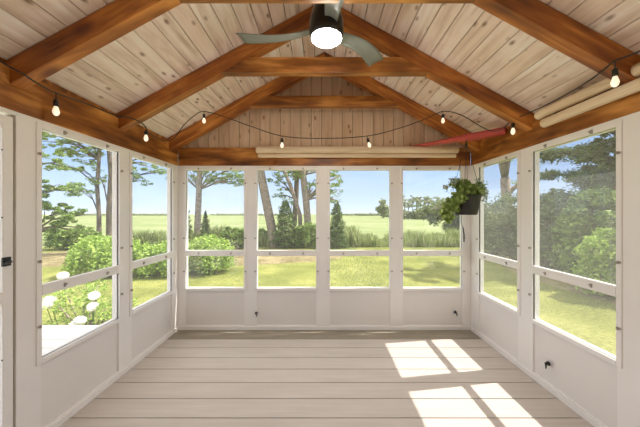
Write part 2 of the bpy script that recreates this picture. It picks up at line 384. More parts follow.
# frieze blocks closing the gap above the side beams
mb = MB(); mb.box(XL-.1, XL-.02, -.6, YB+.05, 2.27, 2.335); mb.box(XR+.02, XR+.1, -.6, YB+.05, 2.27, 2.335)
struct(mb.build('trim_frieze', M['beam']))

# ================================================================== timber frame
def beam(name, p0, p1, depth, thick, zoff, material, parent=None, label=None, cat=None, group=None, ends=(0,0)):
    """timber with its own long axis X; p0,p1 on the inner-bottom edge"""
    p0 = Vector(p0); p1 = Vector(p1); d = p1-p0; L_ = d.length
    mb = MB(); mb.tint = random.random(); mb.box(0, L_, 0, thick, 0, depth)
    o = mb.build(name, material, parent, bevel=0.004)
    o.rotation_euler = d.to_track_quat('X', 'Z').to_euler(); o.location = p0
    if label: tag(o, label, cat, group)
    return o
bL = MB(); bL.box(0, 4.14, 0, .12, 0, .245)
o = bL.build('wall_beam', M['beam'], bevel=.004); o.location = (XL+.004, -.6, 2.04); o.rotation_euler = (0,0,PI/2)
tag(o, 'stained timber beam running along the top of the left screen wall', 'beam')
bR = MB(); bR.tint = .5; bR.box(0, 4.14, -.12, 0, 0, .245)
o = bR.build('wall_beam', M['beam'], bevel=.004); o.location = (XR-.004, -.6, 2.04); o.rotation_euler = (0,0,PI/2)
tag(o, 'stained timber beam along the top of the right wall, carrying rolled shades', 'beam')
bB = MB(); bB.tint = .8; bB.box(0, XR-XL-.012, 0, .1, 0, .222)
o = bB.build('wall_beam', M['beam'], bevel=.004); o.location = (XL+.006, YB-.006, 2.04)
tag(o, 'stained timber beam across the back wall below the plank gable', 'beam')

def truss(y0, y1, label, ctz, half, cth=0.135):
    T = thing('roof_truss', label, 'roof truss', (RX, y0, RZ), group='timber roof trusses')
    D_ = 0.149; tk = y1-y0
    for sd_ in (-1, 1):
        mb = MB(); mb.tint = random.random()
        Ln = 2.0/c_; dv = D_*c_                      # local X runs down the slope
        mb.add([(0,0,-.002),(Ln,0,-.002),(Ln,tk,-.002),(0,tk,-.002),(dv*s_/c_,0,-dv),(Ln,0,-dv),(Ln,tk,-dv),(dv*s_/c_,tk,-dv)],
               [(0,1,2,3),(4,7,6,5),(0,4,5,1),(1,5,6,2),(2,6,7,3),(3,7,4,0)])
        if sd_ < 0:
            mb.v = [(-a, b, c) for a, b, c in mb.v]; mb.f = [tuple(reversed(f)) for f in mb.f]
        r = mb.build('rafter', M['rafter'], T, bevel=.004)
        r.rotation_euler = (0, sd_*th, 0)
        r.location = (0, 0, -0.002)
    mb = MB(); mb.tint = random.random()
    zb = ctz-RZ; z1 = zb+cth
    def xe(z): return (-z-D_*0.45)/PITCH
    mb.hexa([(-xe(zb),.004,zb),(xe(zb),.004,zb),(xe(zb),tk-.004,zb),(-xe(zb),tk-.004,zb),(-xe(z1),.004,z1),(xe(z1),.004,z1),(xe(z1),tk-.004,z1),(-xe(z1),tk-.004,z1)])
    mb.build('collar_tie', M['beam'], T, bevel=.004)
truss(1.63, 1.715, 'nearest orange stained roof truss with its tie beam cut by the top of the picture', CAMZ+1.262, 0)
truss(2.50, 2.59, 'middle stained roof truss with tie beam just behind the ceiling fan', CAMZ+1.245, 0)
truss(3.32, 3.42, 'farthest stained roof truss standing close in front of the plank gable', CAMZ+1.262, 0, 0.12)

# ================================================================== garden ground
mb = MB(); mb.add([(-900,15.2,GZ-.01),(900,15.2,GZ-.01),(900,1500,GZ-.01),(-900,1500,GZ-.01)], [(0,1,2,3)]); struct(mb.build('field', M['field']))
mb = MB(); mb.add([(-60,-30,GZ),(60,-30,GZ),(60,15.6,GZ),(-60,15.6,GZ)], [(0,1,2,3)]); struct(mb.build('lawn', M['lawn']))
mb = MB(); mb.box(-7, 7, -9, -.72, GZ+.01, -.05)
struct(mb.build('bounce_slab', M['bounce_slab']))  # unseen pale slab, added to bounce warm sunlight up to the ceiling
# bare earth bank
def mound(name, cx, cy, rx, ry, h, m, z=GZ, seed=0):
    vs_, fs = [], []; nr, na = 10, 40; rr = random.Random(seed); ph = [rr.random()*6 for _ in range(3)]
    vs_.append((cx, cy, z+h))
    for i in range(1, nr+1):
        t = i/nr
        for k in range(na):
            a = 2*PI*k/na; wob = 1+.10*math.sin(2*a+ph[0])+.06*math.sin(5*a+ph[1])
            vs_.append((cx+rx*t*wob*math.cos(a), cy+ry*t*wob*math.sin(a), z+.004+h*(1-t*t)**1.5*(1+.15*math.sin(7*a+ph[2])*t)-(0.03 if i == nr else 0)))
    for k in range(na): fs.append((0, 1+k, 1+(k+1)%na))
    for i in range(nr-1):
        for k in range(na): fs.append((1+i*na+k, 1+(i+1)*na+k, 1+(i+1)*na+(k+1)%na, 1+i*na+(k+1)%na))
    mb = MB(); mb.add(vs_, fs); return mb.build(name, m, smooth=True)
o = mound('earth_bank', -2.9, 12.2, 3.6, 2.6, .13, M['dirt'], seed=3); struct(o)
o = mound('earth_patch', -10.5, 11.6, 3.4, 2.2, .08, M['dirt'], seed=5); struct(o)
o = mound('mulch_bed', 7.3, 6.6, 1.5, 6.0, .06, M['dirt'], seed=8); struct(o)
# outside deck left of the porch
mb = MB(); y = 3.70
while y > -1.0: mb.box(-5.2, XL-.1, y-.205, y-.006, -.03, -.0); y -= .2115
struct(mb.build('deck', M['exdeck'], bevel=.003))
mb = MB(); mb.box(-5.15, XL-.12, 3.6, 3.66, GZ, -.031); struct(mb.build('trim_deck_skirt', M['exdeck']))

# ================================================================== plants
def leaves(name, blobs, size, m, parent=None, aspect=0.5, droop=0.0, shell=0.6, seed=1, kind=None):
    """foliage as many small leaf blades filling rounded clumps; blobs = (centre, radii, count)"""
    r = np.random.default_rng(seed); P = []; 
    for c, rad, n in blobs:
        n = int(n); d = r.normal(size=(n,3)); d /= np.linalg.norm(d, axis=1)[:,None]
        rr = (shell+(1-shell)*r.random(n))**1.0*r.random(n)**0.18
        P.append(np.array(c)[None]+d*rr[:,None]*np.array(rad)[None]*(1+.12*np.sin(9*d[:,:1]+5*d[:,1:2])))
    P = np.concatenate(P); n = len(P)
    a = r.normal(size=(n,3)); a[:,2] *= 0.6; a[:,2] -= droop; a /= np.linalg.norm(a, axis=1)[:,None]
    b = np.cross(a, r.normal(size=(n,3))); b /= np.linalg.norm(b, axis=1)[:,None]
    s = size*(0.6+0.8*r.random(n))[:,None]; nn = np.cross(a, b)
    v = np.stack([P-a*s*.5, P+b*s*aspect*.5+nn*s*.06, P+a*s*.5, P-b*s*aspect*.5+nn*s*.06], 1).reshape(-1,3)
    me = bpy.data.meshes.new(name); me.vertices.add(4*n); me.loops.add(4*n); me.polygons.add(n)
    me.vertices.foreach_set('co', v.astype(np.float32).ravel()); me.loops.foreach_set('vertex_index', np.arange(4*n, dtype=np.int32))
    me.polygons.foreach_set('loop_start', np.arange(0, 4*n, 4, dtype=np.int32)); me.update(calc_edges=True)
    at = me.attributes.new('tint', 'FLOAT', 'FACE'); at.data.foreach_set('value', r.random(n).astype(np.float32))
    me.materials.append(m); o = bpy.data.objects.new(name, me); C.objects.link(o)
    if parent: o.parent = parent
    return o
def rel(base, pts): return [tuple(Vector(p)-Vector(base)) for p in pts]
def tree(name, label, cat, base, trunks, blobs, size, lm, bm_, group=None, aspect=0.5, droop=0, seed=1, branch_r=0.05, shell=0.5, twig=True, fine=None):
    """base on the ground; trunks = [(points, radii)], blobs in place coordinates"""
    T = thing(name, label, cat, base, group); B = Vector(base)
    mb = MB()
    for pts, rad in trunks: mb.tube([Vector(p)-B for p in pts], rad, 10)
    allp = [Vector(p)-B for pts, rad in trunks for p in pts[1:]]
    rr = random.Random(seed)
    if twig:
        for c, rad, n in blobs:
            cc = Vector(c)-B; lower = [p for p in allp if p.z < cc.z+.1] or allp
            p = min(lower, key=lambda q: (q-cc).length); mid = (p+cc)/2+Vector((0,0,.12*(cc-p).length))
            mb.tube([p, mid, cc, cc+(cc-mid)*.5], [branch_r, branch_r*.7, branch_r*.4, branch_r*.12], 5)
            for _ in range(3):
                e_ = cc+Vector((rr.uniform(-1,1)*rad[0], rr.uniform(-1,1)*rad[1], rr.uniform(-.6,.9)*rad[2]))*.8
                mb.tube([mid, (mid+e_)/2+Vector((0,0,.05)), e_], [branch_r*.4, branch_r*.25, branch_r*.08], 4)
    mb.build('trunk', bm_, T, smooth=True)
    leaves('foliage', [(tuple(Vector(c)-B), rad, n) for c, rad, n in (fine or blobs)], size, lm, T, aspect, droop, shell, seed)
    return T
def randblobs(c, rad, k, br, n, seed, fl=1.0):
    r = random.Random(seed); out = []
    for _ in range(k):
        while True:
            d = Vector((r.uniform(-1,1), r.uniform(-1,1), r.uniform(-1,1)))
            if d.length < 1: break
        q = r.uniform(.7,1.3)*br
        out.append(((c[0]+d.x*rad[0], c[1]+d.y*rad[1], c[2]+d.z*rad[2]), (q, q, q*fl), n))
    return out
def shrub(name, label, cat, cx, cy, rx, ry, h, lm, size, n, seed, group=None, k=16, aspect=.6, stems=7, bm_=None, z=GZ):
    r = random.Random(seed); T = thing(name, label, cat, (cx, cy, z), group); mb = MB()
    bl = []
    for i in range(k):
        a = 2*PI*i/k*2.4+r.uniform(-.3,.3); q = math.sqrt((i+.5)/k)*.78
        hh = h*(.88-.5*q*q)*r.uniform(.85,1.05); x, y_ = rx*q*math.cos(a), ry*q*math.sin(a)
        br = min(rx,ry,h)*r.uniform(.34,.46)*(16/max(k,16))**.5
        bl.append(((x, y_, hh-br*.6), (br, br, br*.8), n//(2*k)))
        bl.append(((x*1.05, y_*1.05, max(br*.55, hh*.42)), (br*1.1, br*1.1, hh*.4), n//(2*k)))
        mb.tube([(x*.15, y_*.15, -.02), (x*.6, y_*.6, hh*.4), (x, y_, hh-br*.5)], [.022,.015,.006], 5)
    mb.build('stems', bm_ or M['bark'], T, smooth=True)
    leaves('foliage', bl, size, lm, T, aspect, 0, .55, seed)
    return T
def cedar(name, label, cat, cx, cy, r0, h, lm, size, n, seed, group=None, low=0.04, bm_=None, z=GZ, p=0.9):
    r = random.Random(seed); T = thing(name, label, cat, (cx, cy, z), group); mb = MB()
    mb.tube([(0,0,-.05),(0,0,h*.5),(0.02,0,h*.97)], [.05*h/2.5+.02,.03*h/2.5+.01,.006], 7)
    bl = []; k = 40
    for i in range(k):
        t = low+(1-low)*(i+.5)/k; R = r0*(1-t)**p*r.uniform(.7,1.15)+.05*r0; a = i*2.4
        x, y_ = R*.62*math.cos(a), R*.62*math.sin(a); zz = h*t
        bl.append(((x, y_, zz), (R*.55+.04, R*.55+.04, h*.05+.03), n*(1-t*.7)/k/.65))
        mb.tube([(0,0,zz*.92),(x,y_,zz),(x*1.5,y_*1.5,zz+.04)], [.014,.008,.003], 4)
    mb.build('trunk', bm_ or M['bark_dark'], T, smooth=True)
    leaves('foliage', bl, size, lm, T, .35, -.3, .3, seed)
    return T
G = GZ
# --- bright shrubs, left and back-left
SG = 'bright green shrubs in a row beyond the porch'
shrub('garden_shrub', 'bright green leafy shrub in front of the three thin trunks, seen in the left wall', 'shrub', -6.15, 8.3, 1.25, .95, 1.42, M['leaf_shrub'], .085, 11000, 11, SG, k=20)
shrub('garden_shrub', 'bright green shrub seen through the window left of the back corner', 'shrub', -4.65, 8.4, .75, .8, 1.15, M['leaf_shrub'], .08, 7000, 12, SG, k=14)
shrub('garden_shrub', 'bright green rounded shrub behind the first back window from the left', 'shrub', -3.55, 8.75, .78, .8, 1.38, M['leaf_shrub'], .085, 8000, 13, SG, k=16)
# --- rose bush by the outside deck
T = shrub('rose_bush', 'sparse rose bush with white blooms beside the outside deck', 'rose bush', -3.55, 4.35, .8, .42, .95, M['leaf_shrub'], .05, 1500, 21, k=9)
def bloom(p, r_, seed):
    rr = random.Random(seed); mb = MB(); mb.lathe([(r_*.2,-r_*.7),(r_*.7,-r_*.55),(r_*.95,-r_*.1),(r_*.9,r_*.35),(r_*.55,r_*.65),(r_*.1,r_*.6)], p, 11)
    for ring, (nn, rad, tilt) in enumerate(((7,.8,-.3),(7,.95,.45),(6,.85,.95),(4,.5,1.3))):
        for i in range(nn):
            a = 2*PI*i/nn+ring*.5+rr.random()*.3; ca, sa = math.cos(a), math.sin(a); ct, st = math.cos(tilt), math.sin(tilt)
            vs_ = []
            for u, w_, lift in ((0,.1,0),(.5,.42,.12),(1.0,.36,.0)):
                for s in (-1, 0, 1):
                    R = u*rad*ct*r_; zz = u*rad*st*r_+lift*r_*(abs(s))
                    vs_.append((p[0]+ca*R-sa*s*w_*r_, p[1]+sa*R+ca*s*w_*r_, p[2]+zz))
            mb.add(vs_, [(0,1,4,3),(1,2,5,4),(3,4,7,6),(4,5,8,7)])
    return mb
for i, (x, y, Y) in enumerate(((46,305,4.05),(94,296,4.2),(93,307,4.1),(80,321,3.95),(63,276,4.4),(76,325,3.95),(50,300,4.1))):
    p = px(x, y, Y)-T.location
    bloom(p, .08, i).build('flower', M['petal'], T, smooth=True)
    MB().tube([(p.x*.8, p.y*.6, 0), (p.x*.9, p.y*.9, p.z*.6), (p.x, p.y, p.z)], [.008,.006,.004], 5).build('flower_stem', M['leaf_tree'], T)

# --- trees on the left
def P3(x, y, Y): return tuple(px(x, y, Y))
TG = 'tall thin trees on the left'
def lefttree(label, pts, Y, w0, w1, bl, seed, lm='leaf_tree', size=.16, bm_='bark_dark', br=.05, cat='tree', name='garden_tree', aspect=.45, group=None):
    pp = [px(x, y, Y) for x, y in pts]; b = Vector((pp[0].x, Y, G)); pp = [Vector((b.x, Y, G-.1))]+pp
    n = len(pp); rad = [w0+(w1-w0)*i/(n-1) for i in range(n)]
    blobs = []; fine = []; rq = random.Random(seed+500)
    for x, y, dy, rx, rz, c in bl:
        ct = px(x, y, Y+dy); a_, b_ = rx*Y/F, rz*Y/F; blobs.append((tuple(ct), (a_*1.1, a_*1.1, b_*1.2), 0))
        k_ = max(7, int(a_/.09))
        for q in range(k_):
            u_, v_ = rq.uniform(-1.15,1.15), rq.uniform(-1,1); w_ = rq.uniform(-1.3,1.3)*math.sqrt(max(.1,1-.6*u_*u_)); s_2 = rq.uniform(.14,.34)
            fine.append(((ct.x+u_*a_, ct.y+v_*a_, ct.z+w_*b_+(abs(u_)-.5)*-.2*b_), (s_2, s_2, s_2*.45), c*1.2/k_))
    return tree(name, label, cat, tuple(b), [(pp, rad)], blobs, size*.8, M[lm], M[bm_], group, seed=seed, branch_r=br, aspect=aspect, fine=fine)
lefttree('leftmost of three thin trunks seen through the left wall', [(99,240),(99,215),(97,185),(99,160),(102,120),(105,90)], 17, .14, .07,
   [(84,170,0,9,3,260),(78,150,0,12,4,500),(90,163,.5,8,2.5,220),(94,182,0,7,2.5,200),(64,152,.3,13,4,500),(50,142,.2,12,5,500),(95,130,1,22,9,1100),(60,120,1,30,12,1400),(88,192,0,6,2,150),(58,165,.3,12,4,380),(70,142,-.3,14,5,600),(86,135,.2,16,6,700),(48,133,0,12,6,500),(92,152,.2,9,3,260),(110,110,0,30,14,1200)], 31)
lefttree('middle of the three thin trunks on the left, tallest and straightest', [(109,240),(109,210),(111,175),(109,150),(110,120),(112,80)], 17.3, .17, .09,
   [(120,160,0,8,4,300),(100,150,.3,12,5,500),(118,140,.4,14,6,600),(112,120,0,25,12,1000),(70,133,0,22,7,900),(101,178,0,6,2.5,150)], 32)
lefttree('rightmost and slimmest of the three thin trunks on the left', [(116,240),(116,215),(115,190),(119,165),(126,130),(130,100)], 16.8, .12, .06,
   [(146,166,0,10,4,340),(160,172,.2,9,3,260),(140,181,0,8,3,240),(134,172,0,8,3,240),(150,150,.5,16,6,600),(168,160,.2,9,4,250),(130,125,0,26,12,900)], 33)
lefttree('dark leafed tree with low layered branches at the far left', [(28,235),(30,200),(34,165),(36,120)], 12, .20, .1,
   [(50,190,0,13,6,900),(66,186,.3,11,5,700),(76,191,0,8,3.5,400),(45,205,.5,13,6,900),(60,212,0,14,6,1000),(75,216,.2,9,5,500),(54,226,.3,13,5,800),(70,229,0,11,5,600),(40,150,0,18,10,900),(62,166,.4,9,2.5,220),(82,232,0,6,4,250)], 34, 'leaf_oak', .14)
# --- trees behind the back wall
lefttree('forked tree trunk behind the first back window from the left', [(197,240),(198,215),(199,190),(200,165),(199,140)], 16, .20, .13,
   [(190,172,0,8,5,300),(218,168,.3,10,4,420),(232,176,0,9,3.5,300),(212,177,0,6,3,160),(240,168,.4,10,4,400),(186,160,.2,12,6,500),(204,150,0,26,9,1400),(236,184,0,5,2,90),(178,178,.2,6,3,160),(222,180,.2,10,4,300),(240,182,0,7,4,180),(208,168,.1,9,4,300),(192,180,.3,6,3,150),(170,168,0,7,4,180)], 35, bm_='bark', br=.045, size=.15)
lefttree('leaning pale trunk nearest the left of the second back window', [(275,247),(271,225),(266,200),(261,175),(255,140),(250,110)], 15.5, .27, .21,
   [(262,140,0,24,8,900),(240,130,0,24,9,700)], 36, bm_='bark', br=.05, size=.15)
lefttree('dark trunk standing behind the small cedar in the second back window', [(295,247),(294,225),(296,200),(297,175),(296,140),(298,110)], 16.2, .17, .12,
   [(279,196,0,6,2.5,130),(283,187,.2,7,3,160),(276,178,0,8,4,260),(290,173,0,9,4,300),(288,203,.3,6,3,150),(283,166,0,16,6,600)], 37, br=.05, lm='leaf_oak', size=.14)
lefttree('right-hand grey trunk of the second back window, standing beside a post', [(309,247),(308,225),(306,200),(303,175),(301,140),(304,110)], 15.7, .21, .16,
   [(300,170,0,11,5,450),(313,182,.2,7,4,260),(312,168,0,9,4,350),(325,190,0,7,5,260),(334,175,.4,8,5,280),(336,190,.4,6,6,200),(335,200,0,5,3,100),(312,190,.2,6,5,220),(336,178,0,8,5,300),(294,176,.2,8,4,260),(330,160,0,22,8,700)], 38, bm_='bark', br=.07, size=.14)
lefttree('thin trunk slanting across the middle of the second back window', [(301,245),(300,215),(292,190),(284,170),(276,150),(270,120)], 15.9, .13, .08,
   [(283,170,.2,8,4,260),(276,150,0,18,7,600)], 39, bm_='bark', br=.04, size=.14)
EG = 'small dark cedars along the field edge'
cedar('cedar_bush', 'dark bushy cedar between the trunks of the second back window', 'cedar', -1.95, 15.0, .85, 2.5, M['leaf_dark'], .10, 6500, 41, EG, p=.6)
cedar('cedar_bush', 'dark pointed cedar at the left edge of the third back window', 'cedar', .78, 14.9, .60, 2.35, M['leaf_dark'], .10, 5500, 42, EG, p=.55)
cedar('cedar_bush', 'dark slender cedar left of the forked trunk', 'cedar', -7.45, 15.6, .45, 2.5, M['leaf_dark'], .10, 3000, 43, EG)
cedar('cedar_bush', 'small dark cedar just right of the forked trunk', 'cedar', -6.3, 15.4, .45, 1.9, M['leaf_dark'], .10, 2600, 44, EG)
shrub('field_bush', 'mid green round bush at the foot of the right-hand grey trunk', 'bush', -.85, 15.1, .85, .6, 1.65, M['leaf_tree'], .10, 5000, 45, k=12)
shrub('field_bush', 'dark tall bush of weeds behind the first back window', 'bush', -4.55, 14.6, 1.0, .5, 1.35, M['leaf_oak'], .11, 4500, 46, k=12)
shrub('field_bush', 'low green bush between first and second back windows', 'bush', -3.45, 16.0, .6, .4, 1.2, M['leaf_tree'], .10, 2600, 47, k=9)
shrub('field_bush', 'dark thicket under the low layered branches on the left', 'bush', -12.6, 14.4, 1.6, .7, 1.4, M['leaf_oak'], .12, 5500, 48, k=14)
# --- distant trees
DG = 'distant trees beyond the field'
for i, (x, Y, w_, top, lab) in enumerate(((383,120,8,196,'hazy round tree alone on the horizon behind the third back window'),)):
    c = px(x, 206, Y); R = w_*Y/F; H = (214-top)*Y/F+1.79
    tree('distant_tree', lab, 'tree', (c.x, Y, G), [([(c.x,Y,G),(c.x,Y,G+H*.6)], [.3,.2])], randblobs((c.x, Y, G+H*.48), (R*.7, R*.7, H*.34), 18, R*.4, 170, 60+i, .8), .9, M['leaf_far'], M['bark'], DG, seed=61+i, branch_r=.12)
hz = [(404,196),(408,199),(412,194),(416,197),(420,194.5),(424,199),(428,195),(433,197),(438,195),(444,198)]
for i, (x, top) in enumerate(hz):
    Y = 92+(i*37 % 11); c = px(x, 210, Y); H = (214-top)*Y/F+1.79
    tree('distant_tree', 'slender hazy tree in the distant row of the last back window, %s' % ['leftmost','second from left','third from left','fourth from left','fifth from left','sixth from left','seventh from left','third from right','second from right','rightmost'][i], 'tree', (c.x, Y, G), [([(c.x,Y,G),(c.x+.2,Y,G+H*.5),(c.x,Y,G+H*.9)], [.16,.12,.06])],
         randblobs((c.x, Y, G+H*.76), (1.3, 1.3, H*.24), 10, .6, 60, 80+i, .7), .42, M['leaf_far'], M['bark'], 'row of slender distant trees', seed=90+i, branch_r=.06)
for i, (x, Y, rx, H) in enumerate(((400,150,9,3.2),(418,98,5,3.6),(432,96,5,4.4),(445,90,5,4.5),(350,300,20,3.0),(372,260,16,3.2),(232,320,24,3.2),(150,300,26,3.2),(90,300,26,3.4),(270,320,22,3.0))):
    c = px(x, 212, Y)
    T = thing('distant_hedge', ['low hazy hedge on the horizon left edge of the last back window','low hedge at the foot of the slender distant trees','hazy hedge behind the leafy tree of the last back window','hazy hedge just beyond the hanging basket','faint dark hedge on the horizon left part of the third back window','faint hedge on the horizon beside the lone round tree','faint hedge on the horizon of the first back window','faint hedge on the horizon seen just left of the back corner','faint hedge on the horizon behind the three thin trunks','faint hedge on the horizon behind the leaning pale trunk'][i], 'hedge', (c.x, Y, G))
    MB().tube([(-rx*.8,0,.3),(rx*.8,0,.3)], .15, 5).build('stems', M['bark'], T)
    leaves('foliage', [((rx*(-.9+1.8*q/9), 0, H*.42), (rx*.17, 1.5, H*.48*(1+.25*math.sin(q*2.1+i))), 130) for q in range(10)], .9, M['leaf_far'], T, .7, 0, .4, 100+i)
# --- right side planting
c = px(449, 214, 21)
tree('leafy_tree', 'broad leafy tree low behind the hanging basket', 'tree', (c.x+.6, 21, G), [([(c.x+.6,21,G-.1),(c.x+.6,21,G+1.0),(c.x+.7,21,G+2.0)], [.14,.11,.06])],
     randblobs((c.x+.5, 21, 1.45), (2.5, 1.3, 1.15), 44, .6, 330, 71, .85), .15, M['leaf_olive'], M['bark'], seed=72, branch_r=.04)
HG = 'hedge shrubs along the right edge of the lawn'
HS = [(7.0,4.3,1.15,1.1,2.6,'leaf_oak'),(7.1,5.9,1.15,1.1,2.5,'leaf_pine'),(7.3,7.5,1.15,1.1,2.85,'leaf_oak'),(7.4,9.2,1.2,1.15,2.95,'leaf_pine'),(7.5,11.0,1.2,1.15,2.6,'leaf_olive'),(7.8,12.8,1.3,1.15,2.7,'leaf_olive'),(9.3,14.8,1.3,1.1,2.4,'leaf_olive')]
HL = ['dark green shrub of the right hedge nearest the house','dark needled shrub in the middle of the large right window','tall dark shrub at the left side of the large right window','dark needled shrub behind the post between the right windows','olive juniper shrub at the right side of the small right window','olive grey juniper in the middle of the small right window','pale olive juniper farthest along the right hedge']
for i, (x, y, rx, ry, h, lm) in enumerate(HS):
    shrub('hedge_shrub', HL[i], 'shrub', x, y, rx, ry, h, M[lm], .15, 6500, 200+i, HG, k=34, aspect=.35 if lm != 'leaf_oak' else .55)
shrub('leafy_shrub', 'pale leafed bush in front of the dark hedge, low in the large right window', 'shrub', 6.0, 6.1, .55, .5, 1.75, M['leaf_shrub'], .085, 3200, 210, k=12)
def pine(label, x, y, h, r0, seed, n=14000, low=.25, x2=0):
    r = random.Random(seed); T = thing('pine_tree', label, 'pine tree', (x, y, G), 'pines beyond the right hedge'); mb = MB()
    mb.tube([(0,0,-.1),(.05,0,h*.5),(0,.05,h)], [.17,.12,.03], 10); bl = []
    for i in range(44):
        t = low+(1-low)*i/44; R = r0*(1-t*.8)*r.uniform(.75,1.15); a = i*2.4+r.random()*.5; zz = h*t
        e_ = Vector((R*math.cos(a), R*math.sin(a), zz+R*.12)); m_ = Vector((e_.x*.5, e_.y*.5, zz+R*.1))
        mb.tube([(0,0,zz), m_, e_], [.05,.03,.01], 5)
        for q in (.45,.7,.95):
            s = R*.25*(1.2-q*.3); bl.append(((e_.x*q+r.uniform(-.3,.3), e_.y*q+r.uniform(-.3,.3), zz+R*.12*q+.03), (s, s, s*.5), n/132))
    mb.build('trunk', M['bark_dark'], T, smooth=True); leaves('foliage', bl, .13, M['leaf_pine'], T, .28, -.4, .3, seed)
pine('large dark pine rising above the hedge in the large right window', 10.2, 9.6, 11.0, 3.8, 221, 80000, .16)
pine('small dark pine filling the gap between hedge and large pine', 8.9, 8.6, 4.3, 2.0, 224, 20000, .3)
pine('second dark pine at the right edge of the large right window', 10.6, 5.6, 6.0, 2.5, 222, 24000)
lefttree('bare forked trunk rising at the right of the small right window', [(509,250),(508,215),(506,195),(505,178)], 13.5, .24, .20,
   [(496,150,0,8,7,260),(512,150,0,7,9,260),(500,140,0,18,6,500),(522,185,0,7,5,200),(518,210,0,7,9,400)], 223, bm_='bark', br=.15, size=.14, cat='tree')

# --- tall grass along the field edge (nobody could count it)
def grassband(name, label, x0, x1, y0, y1, n, h0, h1, seed, m='grassblade', w_=.02):
    r = np.random.default_rng(seed); X = r.uniform(x0, x1, n); Y = r.uniform(y0, y1, n)
    H = r.uniform(h0, h1, n)*(0.75+.35*np.sin(X*1.3)*np.sin(X*.37+1)+.15*np.sin(X*5)); a = r.uniform(0, PI, n); lean = r.normal(0, .16, (n,2))*H[:,None]
    dx, dy = np.cos(a)*w_, np.sin(a)*w_; Z = np.full(n, G-.02)
    v = np.stack([np.stack([X-dx,Y-dy,Z],1), np.stack([X+dx,Y+dy,Z],1), np.stack([X+dx*.6+lean[:,0]*.4,Y+dy*.6+lean[:,1]*.4,Z+H*.6],1), np.stack([X+lean[:,0],Y+lean[:,1],Z+H],1)], 1).reshape(-1,3)
    me = bpy.data.meshes.new(name); me.vertices.add(4*n); me.loops.add(4*n); me.polygons.add(n)
    me.vertices.foreach_set('co', v.astype(np.float32).ravel()); me.loops.foreach_set('vertex_index', np.arange(4*n, dtype=np.int32))
    me.polygons.foreach_set('loop_start', np.arange(0, 4*n, 4, dtype=np.int32)); me.update(calc_edges=True)
    at = me.attributes.new('tint', 'FLOAT', 'FACE'); at.data.foreach_set('value', r.random(n).astype(np.float32))
    me.materials.append(M[m]); o = bpy.data.objects.new(name, me); C.objects.link(o)
    tag(o, label, 'grass', kind='stuff'); return o
grassband('tall_grass', 'tall rough grass fringing the field beyond the lawn', -11, 13, 15.3, 17.6, 26000, .5, 1.05, 301)

grassband('lawn_blades', 'short mown grass blades covering the lawn', -12, 7, 5.2, 15.4, 90000, .03, .075, 302, w_=.006)
# ================================================================== ceiling fan
FX, FY = RX, 1.94; HB = CAMZ+1.258
fan = thing('ceiling_fan', 'dark ceiling fan with three grey blades and a lit round lamp', 'ceiling fan', (FX, FY, RZ))
z = HB-RZ
mb = MB(); mb.lathe([(.03,0.0),(.07,-.03),(.075,-.09),(.05,-.12),(.015,-.125)]); mb.build('canopy', M['fan_dark'], fan, smooth=True)
MB().tube([(0,0,-.1),(0,0,z+.16)], .013, 12).build('down_rod', M['fan_dark'], fan, smooth=True)
MB().lathe([(.02,z+.19),(.05,z+.18),(.095,z+.13),(.115,z+.05),(.118,z-.02),(.112,z-.058),(.104,z-.06)], n=32).build('motor_housing', M['fan_dark'], fan, smooth=True)
prof = [(.098,z-.050),(.102,z-.062),(.099,z-.070),(.086,z-.080),(.06,z-.088),(.02,z-.092),(.001,z-.092)]
lamp = MB().lathe(prof, n=32).build('lamp_shade', M['lamp'], fan, smooth=True); lamp['label'] = 'glowing white round lamp shade'
for k, ang in enumerate((168, 48, 288)):
    n_, mW = 14, 5; vs_, fs = [], []
    for i in range(n_+1):
        t = i/n_; R = .09+.55*t
        chord = .085+.07*t**.8-(.02*max(0,(t-.9)/.1)**2)
        sweep = -.05*math.sin(PI*t)-.0*t; twist = math.radians(18-14*t); zz = .02*math.sin(PI*t*.5)-.0
        for j in range(mW+1):
            c = (j/mW-.5)*chord; camber = .010*(1-(2*j/mW-1)**2)
            for up in (1, 0):
                vs_.append((R, c*math.cos(twist)+sweep, zz-c*math.sin(twist)+camber+(.005 if up else -.005)*(1 if 0 < j < mW else .4)))
    W2 = 2*(mW+1)
    for i in range(n_):
        for j in range(mW):
            a = i*W2+2*j; b = a+W2
            fs.append((a, b, b+2, a+2)); fs.append((a+1, a+3, b+3, b+1))
        a = i*W2; b = a+W2; fs.append((a, a+1, b+1, b)); a += 2*mW; b += 2*mW; fs.append((a, b, b+1, a+1))
    for i in (0, n_):
        for j in range(mW):
            a = i*W2+2*j; fs.append((a, a+2, a+3, a+1) if i == 0 else (a, a+1, a+3, a+2))
    o = MB().add(vs_, fs).build('blade', M['blade'], fan, smooth=True, loc=(0,0,z)); o.rotation_euler = (0,0,math.radians(ang))

# ================================================================== rolled shades
def rolled(label, p0, p1, rolls, inward, extra=None):
    p0 = Vector(p0); p1 = Vector(p1); d = (p1-p0); L_ = d.length
    T = thing('rolled_shade', label, 'shade', tuple(p0)); T.rotation_euler = (0, 0, math.atan2(d.y, d.x))
    for nm, r_, dz, dy, x0, x1 in rolls:
        mb = MB(); mb.tint = random.random(); n = 20; pts = [(x0, dy, dz), (x1, dy, dz)]
        mb.tube(pts, r_, n); 
        # spiral end of the roll
        mb.tube([(x0-.004, dy+math.cos(t*.6)*r_*(1-t/30)*.8, dz+math.sin(t*.6)*r_*(1-t/30)*.8) for t in range(0, 28)], r_*.10, 4)
        mb.build(nm, M['shade'], T, smooth=False, bevel=0)
    return T
R1 = rolled('cream shade rolled up across the back beam', (-.80, YB-.052, CAMZ+.785), (1.66, YB-.052, CAMZ+.785),
   [('upper_roll', .042, 0, 0, 0, 2.46), ('lower_roll', .026, -.068, .015, .02, 2.44)], 0)
